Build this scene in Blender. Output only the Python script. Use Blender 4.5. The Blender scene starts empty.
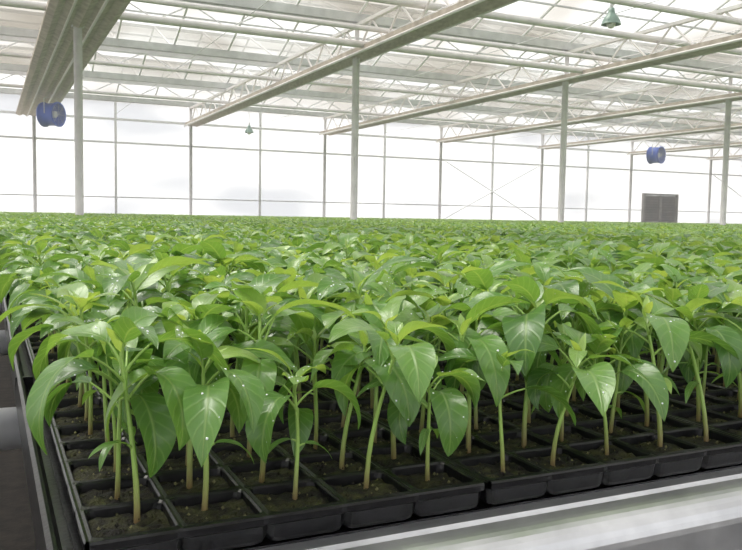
import bpy, math, random
import numpy as np
from mathutils import Vector, Matrix
random.seed(7); R=random.Random(11)
scene=bpy.context.scene
scene.view_settings.view_transform='Standard'
TZ=0.85            # tray top height
CZ=TZ+0.18         # camera height
P=0.051; G=0.006
X0=0.047; Y0=0.448

# ---------------------------------------------------------------- materials
def mat(name,color=(.5,.5,.5),rough=.5,metal=0,spec=.5):
    m=bpy.data.materials.new(name); m.use_nodes=True
    b=m.node_tree.nodes['Principled BSDF']
    b.inputs['Base Color'].default_value=(*color,1)
    b.inputs['Roughness'].default_value=rough
    b.inputs['Metallic'].default_value=metal
    b.inputs['Specular IOR Level'].default_value=spec
    return m
def N(m,t): return m.node_tree.nodes.new(t)
def L(m,a,b): m.node_tree.links.new(a,b)
def noisy(m,c1,c2,scale,lo=.35,hi=.65,bump=0,bscale=None,detail=5):
    b=m.node_tree.nodes['Principled BSDF']
    tc=N(m,'ShaderNodeTexCoord')
    n=N(m,'ShaderNodeTexNoise'); n.inputs['Scale'].default_value=scale; n.inputs['Detail'].default_value=detail
    L(m,tc.outputs['Object'],n.inputs['Vector'])
    r=N(m,'ShaderNodeValToRGB'); r.color_ramp.elements[0].position=lo; r.color_ramp.elements[1].position=hi
    r.color_ramp.elements[0].color=(*c1,1); r.color_ramp.elements[1].color=(*c2,1)
    L(m,n.outputs['Fac'],r.inputs['Fac']); L(m,r.outputs['Color'],b.inputs['Base Color'])
    if bump:
        n2=N(m,'ShaderNodeTexNoise'); n2.inputs['Scale'].default_value=bscale or scale*3; n2.inputs['Detail'].default_value=4
        L(m,tc.outputs['Object'],n2.inputs['Vector'])
        bp=N(m,'ShaderNodeBump'); bp.inputs['Strength'].default_value=bump; bp.inputs['Distance'].default_value=.003
        L(m,n2.outputs['Fac'],bp.inputs['Height']); L(m,bp.outputs['Normal'],b.inputs['Normal'])
    return m
M_steel=noisy(mat('galvanised_steel',rough=.55,metal=.1),(.55,.57,.57),(.70,.72,.72),6)
M_col=noisy(mat('column_steel',rough=.5,metal=.1),(.62,.60,.62),(.76,.74,.76),6)
M_frame=noisy(mat('hazed_framing',rough=.6),(.76,.76,.78),(.86,.86,.88),3)  # framing steel paled towards white, haze put into its colour
M_white=noisy(mat('painted_steel',rough=.5),(.70,.68,.67),(.82,.80,.79),5)
M_alu=noisy(mat('aluminium',rough=.32,metal=.75),(.55,.56,.59),(.72,.73,.76),25,bump=.1)
M_pipe=noisy(mat('pipe_metal',rough=.35,metal=.3),(.66,.68,.72),(.82,.84,.88),12)
M_black=noisy(mat('black_plastic',rough=.28,spec=.45),(.002,.002,.003),(.008,.008,.010),60,bump=.12,bscale=220)
M_fabric=noisy(mat('ground_cover',rough=.95),(.005,.004,.003),(.020,.015,.012),18,bump=.5,bscale=90)
M_soil=noisy(mat('soil',rough=.75,spec=.4),(.006,.004,.003),(.060,.060,.018),75,lo=.43,hi=.72,bump=1.0,bscale=520)
M_ground=noisy(mat('outside_ground',rough=1),(.35,.31,.24),(.5,.45,.36),.4)
M_screen=noisy(mat('shade_cloth',rough=.9),(.40,.34,.28),(.58,.51,.44),9,bump=.3)
M_blue=mat('blue_plastic',(.02,.10,.55),.4)
M_dark=noisy(mat('dark_door_panel',rough=.6),(.012,.010,.012),(.08,.055,.05),3)
M_dframe=noisy(mat('weathered_door_frame',rough=.7),(.14,.13,.125),(.28,.26,.25),5)
M_lamp=noisy(mat('enamel_green',rough=.35),(.16,.27,.23),(.24,.36,.31),5)
M_bulb=mat('frosted_glass',(.8,.8,.78),.3)
M_grit=mat('grit',(.18,.17,.08),.9)

def glazing(name,transp,tint,dirt_shade,scale,stretch=(1,1,1),lo=.38,hi=.6):
    m=bpy.data.materials.new(name); m.use_nodes=True; nt=m.node_tree; nt.nodes.clear()
    out=N(m,'ShaderNodeOutputMaterial'); mix=N(m,'ShaderNodeMixShader'); tr=N(m,'ShaderNodeBsdfTransparent')
    add=N(m,'ShaderNodeMixShader'); tl=N(m,'ShaderNodeBsdfTranslucent'); df=N(m,'ShaderNodeBsdfDiffuse')
    tc=N(m,'ShaderNodeTexCoord'); n=N(m,'ShaderNodeTexNoise'); n.inputs['Scale'].default_value=scale; n.inputs['Detail'].default_value=2
    mp=N(m,'ShaderNodeMapping'); mp.inputs['Scale'].default_value=stretch; mp.inputs['Rotation'].default_value=(0,.5 if stretch!=(1,1,1) else 0,0)
    L(m,tc.outputs['Object'],mp.inputs[0]); L(m,mp.outputs[0],n.inputs['Vector'])
    r=N(m,'ShaderNodeValToRGB'); r.color_ramp.elements[0].position=lo; r.color_ramp.elements[1].position=hi
    r.color_ramp.elements[0].color=(*dirt_shade,1); r.color_ramp.elements[1].color=(*tint,1)
    L(m,n.outputs['Fac'],r.inputs['Fac'])
    for s in (tr,tl,df): L(m,r.outputs['Color'],s.inputs['Color'])
    add.inputs[0].default_value=.2; L(m,tl.outputs[0],add.inputs[1]); L(m,df.outputs[0],add.inputs[2])
    mix.inputs[0].default_value=transp
    L(m,add.outputs[0],mix.inputs[1]); L(m,tr.outputs[0],mix.inputs[2]); L(m,mix.outputs[0],out.inputs[0])
    return m
M_roof=glazing('roof_glazing_material',.76,(.80,.80,.79),(.50,.475,.43),.45)
M_wall=glazing('wall_film_material',.5,(.88,.89,.90),(.58,.60,.64),.22,(1,1,2.2),.36,.50)  # grey noise smears paint shadowy silhouettes of outside objects into the film

def leafmat():
    m=bpy.data.materials.new('pepper_leaf'); m.use_nodes=True; nt=m.node_tree
    b=nt.nodes['Principled BSDF']; out=nt.nodes['Material Output']
    def mth(op,a,bb=None,c=None):
        n=N(m,'ShaderNodeMath'); n.operation=op
        for i,v in enumerate((a,bb,c)):
            if v is None: continue
            if isinstance(v,(int,float)): n.inputs[i].default_value=v
            else: L(m,v,n.inputs[i])
        return n.outputs[0]
    uv=N(m,'ShaderNodeUVMap'); uv.uv_map='UVMap'; sp=N(m,'ShaderNodeSeparateXYZ'); L(m,uv.outputs[0],sp.inputs[0])
    a=mth('MULTIPLY',mth('ABSOLUTE',mth('SUBTRACT',sp.outputs[1],.5)),2)
    s=mth('MULTIPLY',mth('SUBTRACT',sp.outputs[0],mth('MULTIPLY',a,.2)),8)
    pp=mth('PINGPONG',s,.5)
    latc=mth('MAXIMUM',mth('SUBTRACT',1,mth('MULTIPLY',pp,6)),0)
    mid=mth('MAXIMUM',mth('SUBTRACT',1,mth('MULTIPLY',a,9)),0)
    vein=mth('MAXIMUM',mth('MULTIPLY',latc,.35),mid)
    at=N(m,'ShaderNodeAttribute'); at.attribute_name='lv'
    oi=N(m,'ShaderNodeObjectInfo')
    tc=N(m,'ShaderNodeTexCoord'); nz=N(m,'ShaderNodeTexNoise'); nz.inputs['Scale'].default_value=60; L(m,tc.outputs['Object'],nz.inputs['Vector'])
    f=mth('ADD',at.outputs['Fac'],mth('MULTIPLY',mth('SUBTRACT',oi.outputs['Random'],.5),.25))
    f=mth('ADD',f,mth('MULTIPLY',mth('SUBTRACT',nz.outputs['Fac'],.5),.3))
    r=N(m,'ShaderNodeValToRGB'); e=r.color_ramp.elements
    e[0].position=0; e[0].color=(.065,.175,.036,1); e[1].position=1; e[1].color=(.37,.55,.14,1)
    k=e.new(.5); k.color=(.150,.320,.066,1)
    L(m,f,r.inputs['Fac'])
    mx=N(m,'ShaderNodeMix'); mx.data_type='RGBA'; mx.inputs[7].default_value=(.36,.53,.18,1)
    L(m,mth('MULTIPLY',vein,.5),mx.inputs[0]); L(m,r.outputs[0],mx.inputs[6])
    L(m,mx.outputs[2],b.inputs['Base Color'])
    b.inputs['Roughness'].default_value=.34; b.inputs['Specular IOR Level'].default_value=.6
    b.inputs['Coat Weight'].default_value=.45; b.inputs['Coat Roughness'].default_value=.18
    bp=N(m,'ShaderNodeBump'); bp.inputs['Strength'].default_value=.5; bp.inputs['Distance'].default_value=.0010; bp.invert=True
    L(m,vein,bp.inputs['Height']); L(m,bp.outputs[0],b.inputs['Normal'])
    tl=N(m,'ShaderNodeBsdfTranslucent'); mm=N(m,'ShaderNodeMix'); mm.data_type='RGBA'; mm.blend_type='MULTIPLY'; mm.inputs[0].default_value=1
    L(m,mx.outputs[2],mm.inputs[6]); mm.inputs[7].default_value=(1.9,1.6,.9,1); L(m,mm.outputs[2],tl.inputs[0])
    ms=N(m,'ShaderNodeMixShader'); ms.inputs[0].default_value=.36
    L(m,b.outputs[0],ms.inputs[1]); L(m,tl.outputs[0],ms.inputs[2]); L(m,ms.outputs[0],out.inputs[0])
    return m
M_leaf=leafmat()
M_stem=bpy.data.materials.new('pepper_stem'); M_stem.use_nodes=True
_b=M_stem.node_tree.nodes['Principled BSDF']; _b.inputs['Roughness'].default_value=.4
_tc=N(M_stem,'ShaderNodeTexCoord'); _sp=N(M_stem,'ShaderNodeSeparateXYZ'); L(M_stem,_tc.outputs['Object'],_sp.inputs[0])
_r=N(M_stem,'ShaderNodeValToRGB'); _r.color_ramp.elements[0].position=.0; _r.color_ramp.elements[0].color=(.20,.11,.06,1)
_r.color_ramp.elements[1].position=.035; _r.color_ramp.elements[1].color=(.32,.50,.12,1)
L(M_stem,_sp.outputs[2],_r.inputs[0]); L(M_stem,_r.outputs[0],_b.inputs['Base Color'])
M_drop=mat('water_drop',(.85,.92,.88),.05,0,1.0)

# ---------------------------------------------------------------- mesh builder
class MB:
    def __init__(s): s.v=[]; s.f=[]; s.m=[]; s.uv=[]; s.lv=[]
    def add(s,vs,fs,mi=0,uv=None,lv=.5):
        o=len(s.v); s.v.extend([tuple(v) for v in vs]); s.lv.extend([lv]*len(vs))
        s.uv.extend(uv if uv else [(0,.5)]*len(vs))
        for f in fs: s.f.append(tuple(i+o for i in f)); s.m.append(mi)
    def box(s,a,b,mi=0):
        x0,y0,z0=a; x1,y1,z1=b
        s.add([(x0,y0,z0),(x1,y0,z0),(x1,y1,z0),(x0,y1,z0),(x0,y0,z1),(x1,y0,z1),(x1,y1,z1),(x0,y1,z1)],
          [(0,3,2,1),(4,5,6,7),(0,1,5,4),(1,2,6,5),(2,3,7,6),(3,0,4,7)],mi)
    def tube(s,pts,rad,n=8,mi=0,cap=True):
        pts=[Vector(p) for p in pts]; rs=rad if isinstance(rad,(list,tuple)) else [rad]*len(pts)
        vs=[];fs=[]; ref=None
        for i,p in enumerate(pts):
            d=(pts[min(i+1,len(pts)-1)]-pts[max(i-1,0)]).normalized()
            if ref is None: ref=Vector((0,0,1)) if abs(d.z)<.9 else Vector((1,0,0))
            u=d.cross(ref).normalized(); w=u.cross(d)
            for k in range(n):
                a=2*math.pi*k/n; vs.append(p+(u*math.cos(a)+w*math.sin(a))*rs[i])
        for i in range(len(pts)-1):
            for k in range(n):
                a=i*n+k;b=i*n+(k+1)%n; fs.append((a,b,b+n,a+n))
        if cap: fs.append(tuple(range(n))); fs.append(tuple((len(pts)-1)*n+k for k in reversed(range(n))))
        s.add(vs,fs,mi)
    def extrude(s,prof,x0,x1,axis='x',mi=0,closed=True):
        n=len(prof)
        if axis=='x': vs=[(x0,a,b) for a,b in prof]+[(x1,a,b) for a,b in prof]
        else: vs=[(a,x0,b) for a,b in prof]+[(a,x1,b) for a,b in prof]
        fs=[(i,(i+1)%n,(i+1)%n+n,i+n) for i in range(n if closed else n-1)]
        if closed: fs+= [tuple(range(n)),tuple(reversed(range(n,2*n)))]
        s.add(vs,fs,mi)
    def lathe(s,prof,c,axis=2,n=24,mi=0):
        vs=[];fs=[]
        for r,h in prof:
            for k in range(n):
                a=2*math.pi*k/n; q=[r*math.cos(a),r*math.sin(a)]
                v=[0,0,0]; v[axis]=h; o=[i for i in range(3) if i!=axis]; v[o[0]]=q[0]; v[o[1]]=q[1]
                vs.append((v[0]+c[0],v[1]+c[1],v[2]+c[2]))
        for i in range(len(prof)-1):
            for k in range(n): fs.append((i*n+k,i*n+(k+1)%n,(i+1)*n+(k+1)%n,(i+1)*n+k))
        s.add(vs,fs,mi)
    def mesh(s,name,mats,smooth=False,uv=False):
        me=bpy.data.meshes.new(name); me.from_pydata(s.v,[],s.f)
        for m in mats: me.materials.append(m)
        me.polygons.foreach_set('material_index',s.m)
        if smooth: me.polygons.foreach_set('use_smooth',[True]*len(s.f))
        if uv:
            l=me.uv_layers.new(name='UVMap'); vi=np.zeros(len(me.loops),dtype=np.int32); me.loops.foreach_get('vertex_index',vi)
            l.data.foreach_set('uv',np.array(s.uv,dtype=np.float32)[vi].ravel())
            at=me.attributes.new('lv','FLOAT','POINT'); at.data.foreach_set('value',np.array(s.lv,dtype=np.float32))
        me.update(); return me
    def obj(s,name,mats,smooth=False,parent=None,loc=None,uv=False):
        o=bpy.data.objects.new(name,s.mesh(name,mats,smooth,uv)); scene.collection.objects.link(o)
        if parent: o.parent=parent
        if loc: o.location=loc
        return o

# ---------------------------------------------------------------- plants
def leaf(mb,base,az,e0,e1,Ln,W,nu,nv,lv,rng,petiole=0,drops=False,fold=.25):
    h=Vector((math.cos(az),math.sin(az),0)); p=Vector(base)
    side=Vector((-math.sin(az),math.cos(az),0))
    roll=rng.uniform(-.4,.4)
    if petiole>0:
        pts=[p.copy()]; ep=e0+.3
        for i in range(3):
            p=p+(h*math.cos(ep)+Vector((0,0,1))*math.sin(ep))*petiole/3; ep-=.12; pts.append(p.copy())
        if nu>6: mb.tube(pts,[.0010,.0009,.0008,.0007],5,1,False)
        else: mb.tube([pts[0],pts[-1]],.0008,3,1,False)
    vs=[];uv=[];fs=[]; swing=rng.uniform(-.5,.5); ph=rng.uniform(0,6.3); wav=rng.uniform(.02,.07)
    info=[]
    for i in range(nu+1):
        t=i/nu; e=e0+(e1-e0)*(t**.8)
        hh=(h+side*swing*t*.5).normalized()
        if i>0: p=p+(hh*math.cos(e)+Vector((0,0,1))*math.sin(e))*(Ln/nu)
        nrm=(-hh*math.sin(e)+Vector((0,0,1))*math.cos(e))
        sd=nrm.cross(hh*math.cos(e)+Vector((0,0,1))*math.sin(e)).normalized()
        sd2=sd*math.cos(roll)+nrm*math.sin(roll); n2=nrm*math.cos(roll)-sd*math.sin(roll)
        # ovate blade: broad rounded shoulder, acuminate tip
        w=W*.5*1.80*(max(t,0.0)**.5)*(max(1-t,0)**.85)*(1-.22*max(0,(t-.7)/.3)*(1 if t<1 else 0))
        if i==0: w=W*.03
        if i==nu: w=W*.006
        for j in range(nv+1):
            v=-1+2*j/nv
            off=fold*abs(v)*w+ wav*W*math.sin(t*9+ph+(1.5 if v>0 else 0))*abs(v)**2 *math.sin(math.pi*t)
            if nu>6: off+= -.02*W*math.sin(math.pi*min(1,abs(v)))*abs(math.sin((t-.2*abs(v))*8*math.pi))
            q=p+sd2*(v*w*math.cos(fold))+n2*off
            vs.append(q); uv.append((t,.5+.5*v))
        info.append((p.copy(),sd2,n2,w))
    m=nv+1
    for i in range(nu):
        for j in range(nv): fs.append((i*m+j,i*m+j+1,(i+1)*m+j+1,(i+1)*m+j))
    mb.add(vs,fs,0,uv,lv)
    if drops:
        for k in range(rng.choice([0,0,2,4,8])):
            i=rng.randint(2,nu-2); j=rng.randint(1,nv-1); n2=info[i][2]; r=rng.uniform(.0003,.0009)
            q=vs[i*m+j].lerp(vs[(i+1)*m+j],rng.random())
            pv=[];pf=[]
            u=n2.orthogonal().normalized(); w_=n2.cross(u)
            rings=[(1,0),(.8,.5),(.35,.8)]
            for rr,hh in rings:
                for a in range(6):
                    an=a*math.pi/3; pv.append(q+(u*math.cos(an)+w_*math.sin(an))*rr*r+n2*hh*r)
            for a in range(2):
                for b in range(6): pf.append((a*6+b,a*6+(b+1)%6,(a+1)*6+(b+1)%6,(a+1)*6+b))
            pf.append(tuple(12+b for b in range(6)))
            mb.add(pv,pf,2)

def plant(mb,rng,hi,ox=0,oy=0,oz=0,tall=1.0):
    h=rng.uniform(.102,.138)*tall; hs=h*.80
    lean=rng.uniform(0,.24); la=rng.uniform(0,6.3); ph=rng.uniform(0,6.3)
    ns=8 if hi else 2
    def sp(t):
        return Vector((ox+math.cos(la)*lean*hs*t*t+.0018*math.sin(5*t+ph)*t, oy+math.sin(la)*lean*hs*t*t+.0018*math.cos(4*t+ph)*t, oz+hs*t))
    mb.tube([sp(i/ns) for i in range(ns+1)],[.0019-.0008*(i/ns) for i in range(ns+1)],7 if hi else 3,1,False)
    a0=rng.uniform(0,6.3)
    nu,nv=(14,8) if hi else (5,2)
    for k in (0,1):
        if rng.random()<.35: leaf(mb,sp(rng.uniform(.45,.55)),a0+k*math.pi+rng.uniform(-.3,.3),rng.uniform(.1,.5),rng.uniform(-1.3,-.3),rng.uniform(.026,.034),.0095,nu if hi else 3,4 if hi else 2,rng.uniform(.35,.7),rng,.006)
    n=rng.randint(5,7)
    for k in range(n):
        q=k/(n-1)
        t=.73+.27*q**.8
        az=a0+1.2+k*2.399+rng.uniform(-.35,.35)
        Ln=(.061-.024*max(0,q-.4)/.6)*rng.uniform(.82,1.17)*(.9 if k==0 else 1)
        W=Ln*rng.uniform(.52,.64)
        e0=.35+q*.65+rng.uniform(-.35,.25)
        e1=e0-rng.uniform(1.3,2.9)*(1-.42*q)
        leaf(mb,sp(t),az,e0,e1,Ln,W,nu,nv,min(1,max(0,.20+.45*q+rng.uniform(-.26,.26))),rng,Ln*rng.uniform(.32,.5)*(1-.4*q),hi,rng.uniform(.05,.40))
    for k in range(2):
        leaf(mb,sp(1),a0+k*2.6,1.2,rng.uniform(.3,.9),.020,.008,max(3,nu//2),2,.9,rng,.002)

c_hi=bpy.data.collections.new('seedling_variants')
NV=24
for i in range(NV):
    mb=MB(); plant(mb,random.Random(200+i),True)
    c_hi.objects.link(bpy.data.objects.new('seedling_v%02d'%i,mb.mesh('seedling_v%02d'%i,[M_leaf,M_stem,M_drop],True,True)))
NP=6
for i in range(NP):
    mb=MB(); rr=random.Random(500+i)
    for a in range(10):
        for b in range(10):
            plant(mb,rr,False,(a+.5)*P+(a//5)*G-.258+rr.uniform(-.006,.006),(b+.5)*P-.2565+rr.uniform(-.006,.006),0,rr.uniform(.86,1.12))
    c_hi.objects.link(bpy.data.objects.new('seedling_v%02d'%(i+NV),mb.mesh('seedling_v%02d'%(i+NV),[M_leaf,M_stem,M_drop],True,True)))

def instancer(name,co,idx,rot,scl,coll):
    me=bpy.data.meshes.new(name); me.from_pydata(co,[],[])
    a=me.attributes.new('idx','INT','POINT'); a.data.foreach_set('value',idx)
    a=me.attributes.new('rot','FLOAT_VECTOR','POINT'); a.data.foreach_set('vector',[c for r in rot for c in r])
    a=me.attributes.new('scl','FLOAT','POINT'); a.data.foreach_set('value',scl)
    o=bpy.data.objects.new(name,me); scene.collection.objects.link(o)
    ng=bpy.data.node_groups.new(name,'GeometryNodeTree')
    ng.interface.new_socket('Geometry',in_out='INPUT',socket_type='NodeSocketGeometry')
    ng.interface.new_socket('Geometry',in_out='OUTPUT',socket_type='NodeSocketGeometry')
    nn=ng.nodes.new; gi=nn('NodeGroupInput'); go=nn('NodeGroupOutput'); iop=nn('GeometryNodeInstanceOnPoints'); ci=nn('GeometryNodeCollectionInfo')
    ci.inputs['Collection'].default_value=coll; ci.inputs['Separate Children'].default_value=True; ci.inputs['Reset Children'].default_value=True
    def na(n,t):
        x=nn('GeometryNodeInputNamedAttribute'); x.data_type=t; x.inputs['Name'].default_value=n; return [s for s in x.outputs if s.enabled][0]
    e=nn('FunctionNodeEulerToRotation'); k=ng.links.new
    k(gi.outputs[0],iop.inputs['Points']); k(ci.outputs[0],iop.inputs['Instance']); iop.inputs['Pick Instance'].default_value=True
    k(na('idx','INT'),iop.inputs['Instance Index']); k(na('rot','FLOAT_VECTOR'),e.inputs[0]); k(e.outputs[0],iop.inputs['Rotation'])
    k(na('scl','FLOAT'),iop.inputs['Scale']); k(iop.outputs[0],go.inputs[0])
    md=o.modifiers.new('scatter','NODES'); md.node_group=ng
    return o
NA,NB=50,40
PX=10*P+2*G; PY=10*P+G
hc=[];hi_=[];hr=[];hs_=[]
for a in range(NA):
    for b in range(NB):
        cx=X0+(a+.5)*PX; cy=Y0+(b+.5)*PY
        if math.hypot(cx,cy)<3.5 and cx<3.1:
            for i in range(10):
                for j in range(10):
                    x=X0+a*PX+(i+.5)*P+(i//5)*G; y=Y0+b*PY+(j+.5)*P
                    if R.random()<.03 and not(a==0 and b==0): continue
                    hc.append((x+R.uniform(-.007,.007)+(.004 if (a==0 and i==0) else 0),y+R.uniform(-.006,.006),TZ-.007)); hi_.append(R.randrange(NV))
                    hr.append((R.uniform(-.08,.08),R.uniform(-.08,.08),R.uniform(0,6.28)))
                    sc=R.uniform(.90,1.14)*(1.06 if R.random()<.3 else 1)
                    if b==0 and j==0: sc*=.97
                    hs_.append(sc)
        else:
            hc.append((cx,cy,TZ-.007)); hi_.append(NV+R.randrange(NP)); hr.append((0,0,R.choice([0,math.pi]))); hs_.append(R.uniform(.98,1.06))
instancer('pepper_seedlings',hc,hi_,hr,hs_,c_hi)

# ---------------------------------------------------------------- plug tray
def ring(c,half,rad,z,n=4):
    pts=[]
    for q,(sx,sy) in enumerate(((1,1),(-1,1),(-1,-1),(1,-1))):
        for k in range(n):
            a=math.pi/2*(q+k/(n-1)); pts.append((c[0]+sx*(half-rad)+rad*math.cos(a),c[1]+sy*(half-rad)+rad*math.sin(a),z))
    return pts
mb=MB(); rr=random.Random(5)
for i in range(5):
    for j in range(10):
        c=((i+.5)*P,(j+.5)*P); hp=P/2
        rings=[ring(c,hp,.0001,0),ring(c,hp-.0018,.004,.0008),ring(c,hp-.0028,.005,-.0006),ring(c,hp-.0042,.006,-.012)]
        vs=[v for r_ in rings for v in r_]; n=len(rings[0]); fs=[]
        for k in range(3):
            for q in range(n): fs.append((k*n+q,k*n+(q+1)%n,(k+1)*n+(q+1)%n,(k+1)*n+q))
        mb.add(vs,fs,0)
        g=10; hw=hp-.0034; vs=[];fs=[]
        ph=rr.uniform(0,6); lvl=rr.uniform(-.0065,-.0045)
        for y in range(g):
            for x in range(g):
                u=-1+2*x/(g-1); v=-1+2*y/(g-1)
                vs.append((c[0]+u*hw,c[1]+v*hw,lvl+.0022*(1-u*u)*(1-v*v)+rr.uniform(-.0013,.0013)+.001*math.sin(3*u+ph)))
        for y in range(g-1):
            for x in range(g-1): fs.append((y*g+x,y*g+x+1,(y+1)*g+x+1,(y+1)*g+x))
        mb.add(vs,fs,1)
        for k in range(22):
            u=rr.uniform(-.85,.85); v=rr.uniform(-.85,.85)
            px=c[0]+u*hw; py=c[1]+v*hw; s=rr.uniform(.0005,.0014); z=lvl+.0022*(1-u*u)*(1-v*v)+.0008
            mb.add([(px+s,py,z),(px-s,py+s*.5,z),(px,py-s,z),(px,py,z+s*1.3),(px,py,z-s)],[(0,1,3),(1,2,3),(2,0,3),(0,4,1),(1,4,2),(2,4,0)],2 if rr.random()<.35 else 1)
rows=[(0,0,0),(.0016,.0002,0),(.0028,-.0012,.15),(.0028,-.005,.3),(.0014,-.0062,.9),(.0004,-.015,1),(-.001,-.0175,1),(-.004,-.019,1)]
def side(p0,p1,nrm,cells):
    p0=Vector(p0);p1=Vector(p1);nrm=Vector(nrm); S=cells*14; vs=[];fs=[]
    for k in range(S+1):
        u=(k%14)/14.0; ed=min(u,1-u); gr=max(0,1-ed/.08)
        low=max(0,1-ed/.14)
        for (o,z,gg) in rows:
            off=o-gr*.003*gg
            vs.append(p0+(p1-p0)*(k/S)+nrm*off+Vector((0,0,z+(.003*low**2 if z<-.014 else 0))))
    m=len(rows)
    for k in range(S):
        for q in range(m-1): fs.append((k*m+q,k*m+q+1,(k+1)*m+q+1,(k+1)*m+q))
    mb.add(vs,fs,0)
w,d=5*P,10*P
side((0,0,0),(w,0,0),(0,-1,0),5); side((w,0,0),(w,d,0),(1,0,0),10); side((w,d,0),(0,d,0),(0,1,0),5); side((0,d,0),(0,0,0),(-1,0,0),10)
tray=mb.obj('seedling_tray',[M_black,M_soil,M_grit],False,None,(X0,Y0,TZ))
for ax,cnt,step in ((0,14,w+G),(1,8,d+G)):
    md=tray.modifiers.new('array','ARRAY'); md.use_relative_offset=False; md.use_constant_offset=True; md.count=cnt
    v=[0,0,0]; v[ax]=step; md.constant_offset_displace=v

# ---------------------------------------------------------------- bench
bench=bpy.data.objects.new('growing_bench',None); scene.collection.objects.link(bench)
BX1=X0+NA*PX; BY1=Y0+NB*PY
mb=MB()
mb.box((X0-.004,Y0+.004,TZ-.026),(BX1,BY1,TZ-.0205))
mb.extrude([(X0-.004,TZ-.022),(X0-.010,TZ-.022),(X0-.0155,TZ-.004),(X0-.018,TZ-.0025),(X0-.021,TZ-.004),(X0-.023,TZ-.030),(X0-.004,TZ-.030)],Y0-.004,BY1,'y')
for k in range(44):
    y=Y0+k*.51; mb.box((X0-.0225,y-.003,TZ-.024),(X0-.004,y+.003,TZ-.005))
mb.obj('bench_liner',[M_black],False,bench)
mb=MB(); zt=TZ-.022; yf=Y0+.004
prof=[(yf,zt),(yf-.012,zt),(yf-.014,zt-.003),(yf-.018,zt-.003),(yf-.020,zt)]
for k in range(9):
    a=math.pi/2*k/8; prof.append((yf-.030-.020*math.sin(a),zt-.020+.020*math.cos(a)))
prof+=[(yf-.050,zt-.04),(yf-.046,zt-.043),(yf-.046,zt-.050),(yf-.050,zt-.053),(yf-.050,zt-.085),(yf-.030,zt-.085),(yf-.030,zt-.0809),(yf-.042,zt-.0809),(yf-.042,zt-.024),(yf,zt-.006)]
mb.extrude(prof,X0-.02,BX1,'x'); mb.obj('front_rail',[M_alu],False,bench)
mb=MB(); y=.99; k=0
while y<BY1:
    mb.tube([(X0-.9 if y<8 else X0-.05,y,TZ-.070),(min(BX1,X0+26),y,TZ-.070)],.024,20); y+=.655
mb.obj('support_pipes',[M_pipe],True,bench)
mb=MB()
for x in (X0+.6,X0+4.6,X0+8.6,X0+12.6,X0+16.6,X0+20.6,X0+24.6):
    mb.box((x-.03,Y0+.06,TZ-.15),(x+.03,BY1,TZ-.094))
    yy=Y0+.3
    while yy<BY1: mb.box((x-.025,yy-.025,0),(x+.025,yy+.025,TZ-.15)); mb.box((x-.07,yy-.07,0),(x+.07,yy+.07,.012)); yy+=2.2
mb.box((X0-.92,Y0+.06,TZ-.15),(X0-.86,8.2,TZ-.094))
yy=Y0+.3
while yy<8: mb.box((X0-.915,yy-.025,0),(X0-.865,yy+.025,TZ-.15)); yy+=2.2
mb.obj('bench_legs',[M_steel],False,bench)

# ---------------------------------------------------------------- building shell
XL,XR=-6.9,33.1; YB=22.4; YF=-3.5; GZ=4.05; RZ=4.80; SP=3.7
mb=MB(); mb.box((XL,YF,-.05),(XR,YB,0)); mb.obj('floor',[M_fabric])
mb=MB(); mb.box((-90,-60,-.2),(120,140,-.06)); mb.obj('ground_outside',[M_ground])
gut=[YB-SP*i for i in range(8)]
mb=MB()
for g in gut[:-1]:
    mb.add([(XL,g,GZ),(XR,g,GZ),(XR,g-SP/2,RZ),(XL,g-SP/2,RZ)],[(0,1,2,3)])
    mb.add([(XL,g-SP,GZ),(XR,g-SP,GZ),(XR,g-SP/2,RZ),(XL,g-SP/2,RZ)],[(0,1,2,3)])
mb.obj('ceiling',[M_roof])
DX0,DX1,DZ=21.8,23.4,1.98
mb=MB()
def rect(mb,x0,x1,z0,z1,y): mb.add([(x0,y,z0),(x1,y,z0),(x1,y,z1),(x0,y,z1)],[(0,1,2,3)])
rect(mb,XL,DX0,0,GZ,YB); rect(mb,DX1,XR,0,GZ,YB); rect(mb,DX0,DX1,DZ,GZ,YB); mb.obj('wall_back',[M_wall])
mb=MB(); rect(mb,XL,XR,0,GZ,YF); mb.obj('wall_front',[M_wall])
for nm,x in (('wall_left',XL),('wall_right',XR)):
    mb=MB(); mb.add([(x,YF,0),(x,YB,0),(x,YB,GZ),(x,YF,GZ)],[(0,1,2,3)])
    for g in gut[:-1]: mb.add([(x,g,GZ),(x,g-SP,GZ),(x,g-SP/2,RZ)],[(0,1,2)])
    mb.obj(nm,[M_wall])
fr=bpy.data.objects.new('greenhouse_frame',None); scene.collection.objects.link(fr)
mb=MB()
for g in gut:
    mb.extrude([(g-.10,GZ+.02),(g-.07,GZ-.10),(g+.07,GZ-.10),(g+.10,GZ+.02),(g+.085,GZ+.02),(g+.06,GZ-.085),(g-.06,GZ-.085),(g-.085,GZ+.02)],XL,XR,'x')
for g in gut[:-1]:
    mb.box((XL,g-SP/2-.03,RZ-.06),(XR,g-SP/2+.03,RZ-.005))
    zz=GZ+(RZ-GZ)*.5
    for yy in (g-SP/4,g-SP*.75): mb.box((XL,yy-.015,zz-.055),(XR,yy+.015,zz-.03))
mb.obj('gutters_and_ridges',[M_steel],False,fr)
mb=MB(); x=XL
while x<=XR+.01:
    for g in gut[:-1]:
        for (ya,yb) in ((g,g-SP/2),(g-SP,g-SP/2)):
            w_=.016
            mb.add([(x-w_,ya,GZ-.035),(x+w_,ya,GZ-.035),(x+w_,yb,RZ-.035),(x-w_,yb,RZ-.035),(x-w_,ya,GZ-.005),(x+w_,ya,GZ-.005),(x+w_,yb,RZ-.005),(x-w_,yb,RZ-.005)],
              [(0,3,2,1),(4,5,6,7),(0,1,5,4),(1,2,6,5),(2,3,7,6),(3,0,4,7)])
    x+=1.0
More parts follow.
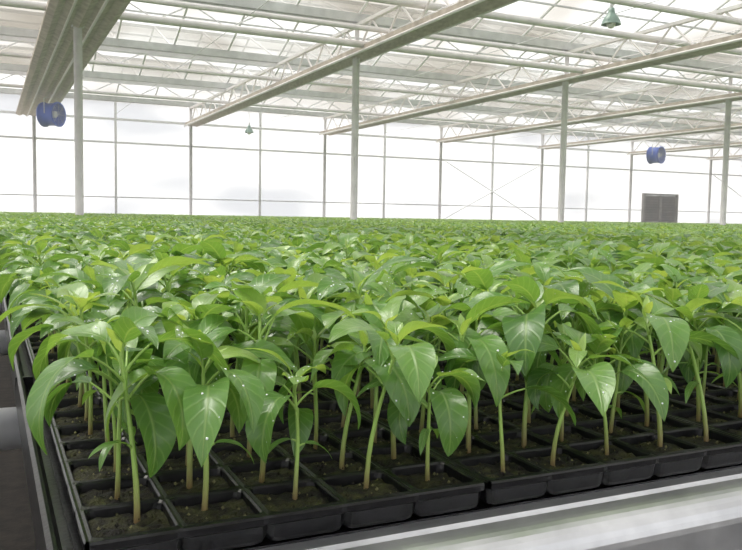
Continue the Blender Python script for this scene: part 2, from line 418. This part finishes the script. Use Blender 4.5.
mb.obj('glazing_bars',[M_frame],False,fr)
gx=[1.1+4*k for k in range(-2,9)]
mb=MB(); scr=MB(); col=MB()
for k,x in enumerate(gx):
    zb,zt_=3.45,3.93
    mb.box((x-.035,YF,zb),(x+.035,YB,zb+.06)); mb.box((x-.035,YF,zt_-.05),(x+.035,YB,zt_))
    y=YF; up=True
    while y<YB-.3:
        a=(x,y,zb+.04 if up else zt_-.03); b=(x,min(YB,y+.46),zt_-.03 if up else zb+.04); mb.tube([a,b],.017,5); y+=.46; up=not up
    mb.tube([(x+.16,YF,zb-.03),(x+.16,YB,zb-.03)],.022,6)
    mb.tube([(x-.16,YF,zb-.03),(x-.16,YB,zb-.03)],.022,6)
    hw=.42 if abs(x-1.1)<.1 else .17; pr=[]
    nfold=10
    for q in range(nfold+1): pr.append((x-hw+2*hw*q/nfold+0,zb-.01-(.035 if q%2 else 0)))
    for q in range(nfold,-1,-1): pr.append((x-hw+2*hw*q/nfold+0,zb+.05))
    scr.extrude(pr,YF+.1,YB-.1,'y')
    for yc in (.2,11.3,22.33):
        if yc==.2 and x<3: continue
        col.tube([(x,yc,0),(x,yc,zb)],.055 if yc<22 else .045,16)
        col.box((x-.1,yc-.1,0),(x+.1,yc+.06,.02)); col.box((x-.08,yc-.08 if yc<22 else yc-.06,zb-.02),(x+.08,yc+.06,zb))
        col.tube([(x,yc-.02,zb-.0),(x,yc-.02,zt_)],.035,8)
mb.obj('trellis_girders',[M_white],False,fr); scr.obj('folded_shade_screen',[M_screen],False,fr); col.obj('columns',[M_col],True,fr)
mb=MB()
for y,z,r in ((10.7,3.50,.05),(10.25,3.62,.035),(9.2,3.74,.05),(14.9,3.62,.035),(18.6,3.62,.035),(7.5,3.62,.04)):
    mb.tube([(XL,y,z),(XR,y,z)],r,10)
mb.obj('cross_pipes',[M_white],True,fr)
mb=MB()
for k in range(-6,32):
    if k%2==0: continue
    mb.tube([(k+.1,YF,3.60),(k+.1,YB,3.60)],.006,4)
for y in (11.3,15.0,18.7):
    mb.box((XL,y-.03,3.87),(XR,y+.03,3.93))
    x=XL; up=True
    mb.box((XL,y-.02,3.62),(XR,y+.02,3.655))
    while x<XR: mb.tube([(x,y,3.64 if up else 3.9),(x+.5,y,3.9 if up else 3.64)],.011,5); x+=.5; up=not up
x=XL
while x<=XR+.01:
    if not DX0-.05<x<DX1+.05: mb.box((x-.03,YB-.08,0),(x+.03,YB-.02,GZ-.1))
    x+=2.0
for z,h_ in ((2.84,.05),(3.45,.06),(1.4,.03),(3.95,.09)):
    if z<DZ: mb.box((XL,YB-.06,z),(DX0-.1,YB-.015,z+h_)); mb.box((DX1+.1,YB-.06,z),(XR,YB-.015,z+h_))
    else: mb.box((XL,YB-.06,z),(XR,YB-.015,z+h_))
for (a,b) in (((13.1,YB-.1,2.9),(17.1,YB-.1,.9)),((17.1,YB-.12,2.9),(13.1,YB-.12,.9)),((25.1,YB-.1,2.9),(29.1,YB-.1,.9))):
    mb.tube([a,b],.014,5)
mb.obj('wall_framing_and_wires',[M_frame],False,fr)

# humid air inside the greenhouse (real scattering medium)
mv=bpy.data.materials.new('humid_air_scatter'); mv.use_nodes=True; mv.node_tree.nodes.clear()
vo=N(mv,'ShaderNodeOutputMaterial'); vs_=N(mv,'ShaderNodeVolumeScatter'); vs_.inputs['Density'].default_value=.015; vs_.inputs['Anisotropy'].default_value=.3; vs_.inputs['Color'].default_value=(1,1,1,1)
L(mv,vs_.outputs[0],vo.inputs['Volume'])
mb=MB(); mb.box((XL+.05,YF+.05,.99),(XR-.05,YB-.15,GZ-.02)); mb.obj('humid_air',[mv],False,fr)

dr=bpy.data.objects.new('door_1',None); scene.collection.objects.link(dr)
mb=MB(); y=YB-.05
mb.box((DX0-.06,y-.05,0),(DX0,y+.07,DZ+.06)); mb.box((DX1,y-.05,0),(DX1+.06,y+.07,DZ+.06)); mb.box((DX0,y-.05,DZ),(DX1,y+.07,DZ+.06))
mb.obj('door_frame',[M_dframe],False,dr)
mb=MB()
for (a,b) in ((DX0+.01,DX0+.79),(DX0+.81,DX1-.01)):
    mb.box((a,y,.02),(b,y+.03,DZ-.01),1)
    for q in range(9):
        z=1.08+q*.095; mb.add([(a+.05,y-.002,z+.05),(b-.05,y-.002,z+.05),(b-.05,y-.022,z),(a+.05,y-.022,z)],[(0,1,2,3)],1)
    for (p,q) in (((a,y-.025,.02),(a+.05,y,DZ-.01)),((b-.05,y-.025,.02),(b,y,DZ-.01)),((a,y-.025,DZ-.06),(b,y,DZ-.01)),((a,y-.025,.95),(b,y,1.03)),((a,y-.025,.02),(b,y,.15))): mb.box(p,q,0)
mb.obj('door_leaves',[M_dframe,M_dark],False,dr)

def fan(x,y,z):
    e=bpy.data.objects.new('circulation_fan',None); scene.collection.objects.link(e); e.location=(x,y,z)
    mb=MB(); r=.23
    mb.lathe([(r,-.17),(r+.025,-.175),(r+.025,-.15),(r,-.14),(r,.14),(r+.025,.15),(r+.025,.175),(r,.17),(r-.01,.17),(r-.01,-.17),(r,-.17)],(0,0,0),1,28); mb.obj('drum',[M_blue],True,e)
    mb=MB()
    for yy in (-.17,.17):
        for q in (.06,.11,.16,.2): 
            pts=[(q*math.cos(a*math.pi/10),yy,q*math.sin(a*math.pi/10)) for a in range(21)]; mb.tube(pts,.003,4,0,False)
        for a in range(8): mb.tube([(0,yy,0),(r*math.cos(a*math.pi/4),yy,r*math.sin(a*math.pi/4))],.004,4)
    mb.tube([(0,-.1,0),(0,.1,0)],.07,14)
    mb.tube([(-.24,0,0),(-.24,0,.30),(0,0,.36),(.24,0,.30),(.24,0,0)],.010,6)
    mb.tube([(0,0,.36),(0,0,3.45-z)],.010,6)
    mb.obj('grille_and_hanger',[M_steel],False,e)
    mb=MB()
    for a in range(5):
        t=a*2*math.pi/5; c,s=math.cos(t),math.sin(t); c2,s2=math.cos(t+.6),math.sin(t+.6)
        mb.add([(.05*c,-.04,.05*s),(.2*c,-.04,.2*s),(.2*c2,.04,.2*s2),(.05*c2,.04,.05*s2)],[(0,1,2,3)])
    mb.obj('blades',[M_blue],False,e); return e
f1=fan(1.22,18,CZ+1.98); f2=fan(17.95,18,CZ+1.95)
f1.rotation_euler=(0,0,.9); f2.rotation_euler=(0,0,.3)
def lamp(x,y,z,top):
    e=bpy.data.objects.new('pendant_lamp',None); scene.collection.objects.link(e); e.location=(x,y,z)
    mb=MB(); mb.lathe([(.0,.14),(.035,.14),(.04,.10),(.05,.07),(.085,.03),(.11,-.02),(.115,-.05),(.120,-.055),(.108,-.05),(.103,-.02),(.078,.025),(.04,.06)],(0,0,0),2,24); mb.obj('shade',[M_lamp],True,e)
    mb=MB(); mb.lathe([(.0,-.10),(.03,-.095),(.05,-.07),(.055,-.04),(.04,.0),(.03,.05)],(0,0,0),2,18); mb.obj('bulb',[M_bulb],True,e)
    mb=MB(); mb.tube([(0,0,.13),(0,0,top-z)],.006,6); mb.tube([(0,0,.13),(0,0,.2)],.02,10); mb.obj('cable',[M_steel],False,e)
lamp(6.86,7.7,CZ+2.42,RZ-.05)
lamp(6.15,20.3,CZ+2.15,RZ-.05)

# ---------------------------------------------------------------- light
w=bpy.data.worlds.new('World'); scene.world=w; w.use_nodes=True
bg=w.node_tree.nodes['Background']; bg.inputs[0].default_value=(.98,.985,1,1); bg.inputs[1].default_value=1.8
sun=bpy.data.lights.new('sun','SUN'); sun.energy=5.5; sun.angle=.6; sun.color=(1,.97,.9)
so=bpy.data.objects.new('sun',sun); scene.collection.objects.link(so)
so.rotation_euler=Vector((-.30,.40,.9)).to_track_quat('Z','Y').to_euler()

# ---------------------------------------------------------------- camera
f=800; psi=math.radians(25.6); th=math.atan(59/800); r=math.radians(1.0)
F=Vector((math.sin(psi)*math.cos(th),math.cos(psi)*math.cos(th),-math.sin(th)))
Rt=Vector((math.cos(psi),-math.sin(psi),0)); U=Rt.cross(F)
R2=Rt*math.cos(r)+U*math.sin(r); U2=U*math.cos(r)-Rt*math.sin(r)
cam=bpy.data.cameras.new('camera'); co=bpy.data.objects.new('camera',cam); scene.collection.objects.link(co)
m=Matrix((R2,U2,-F)).transposed().to_4x4(); m.translation=(0,0,CZ); co.matrix_world=m
cam.sensor_width=36; cam.lens=f/742*36; cam.clip_start=.02; cam.clip_end=500
scene.camera=co
print('inst',len(hc))
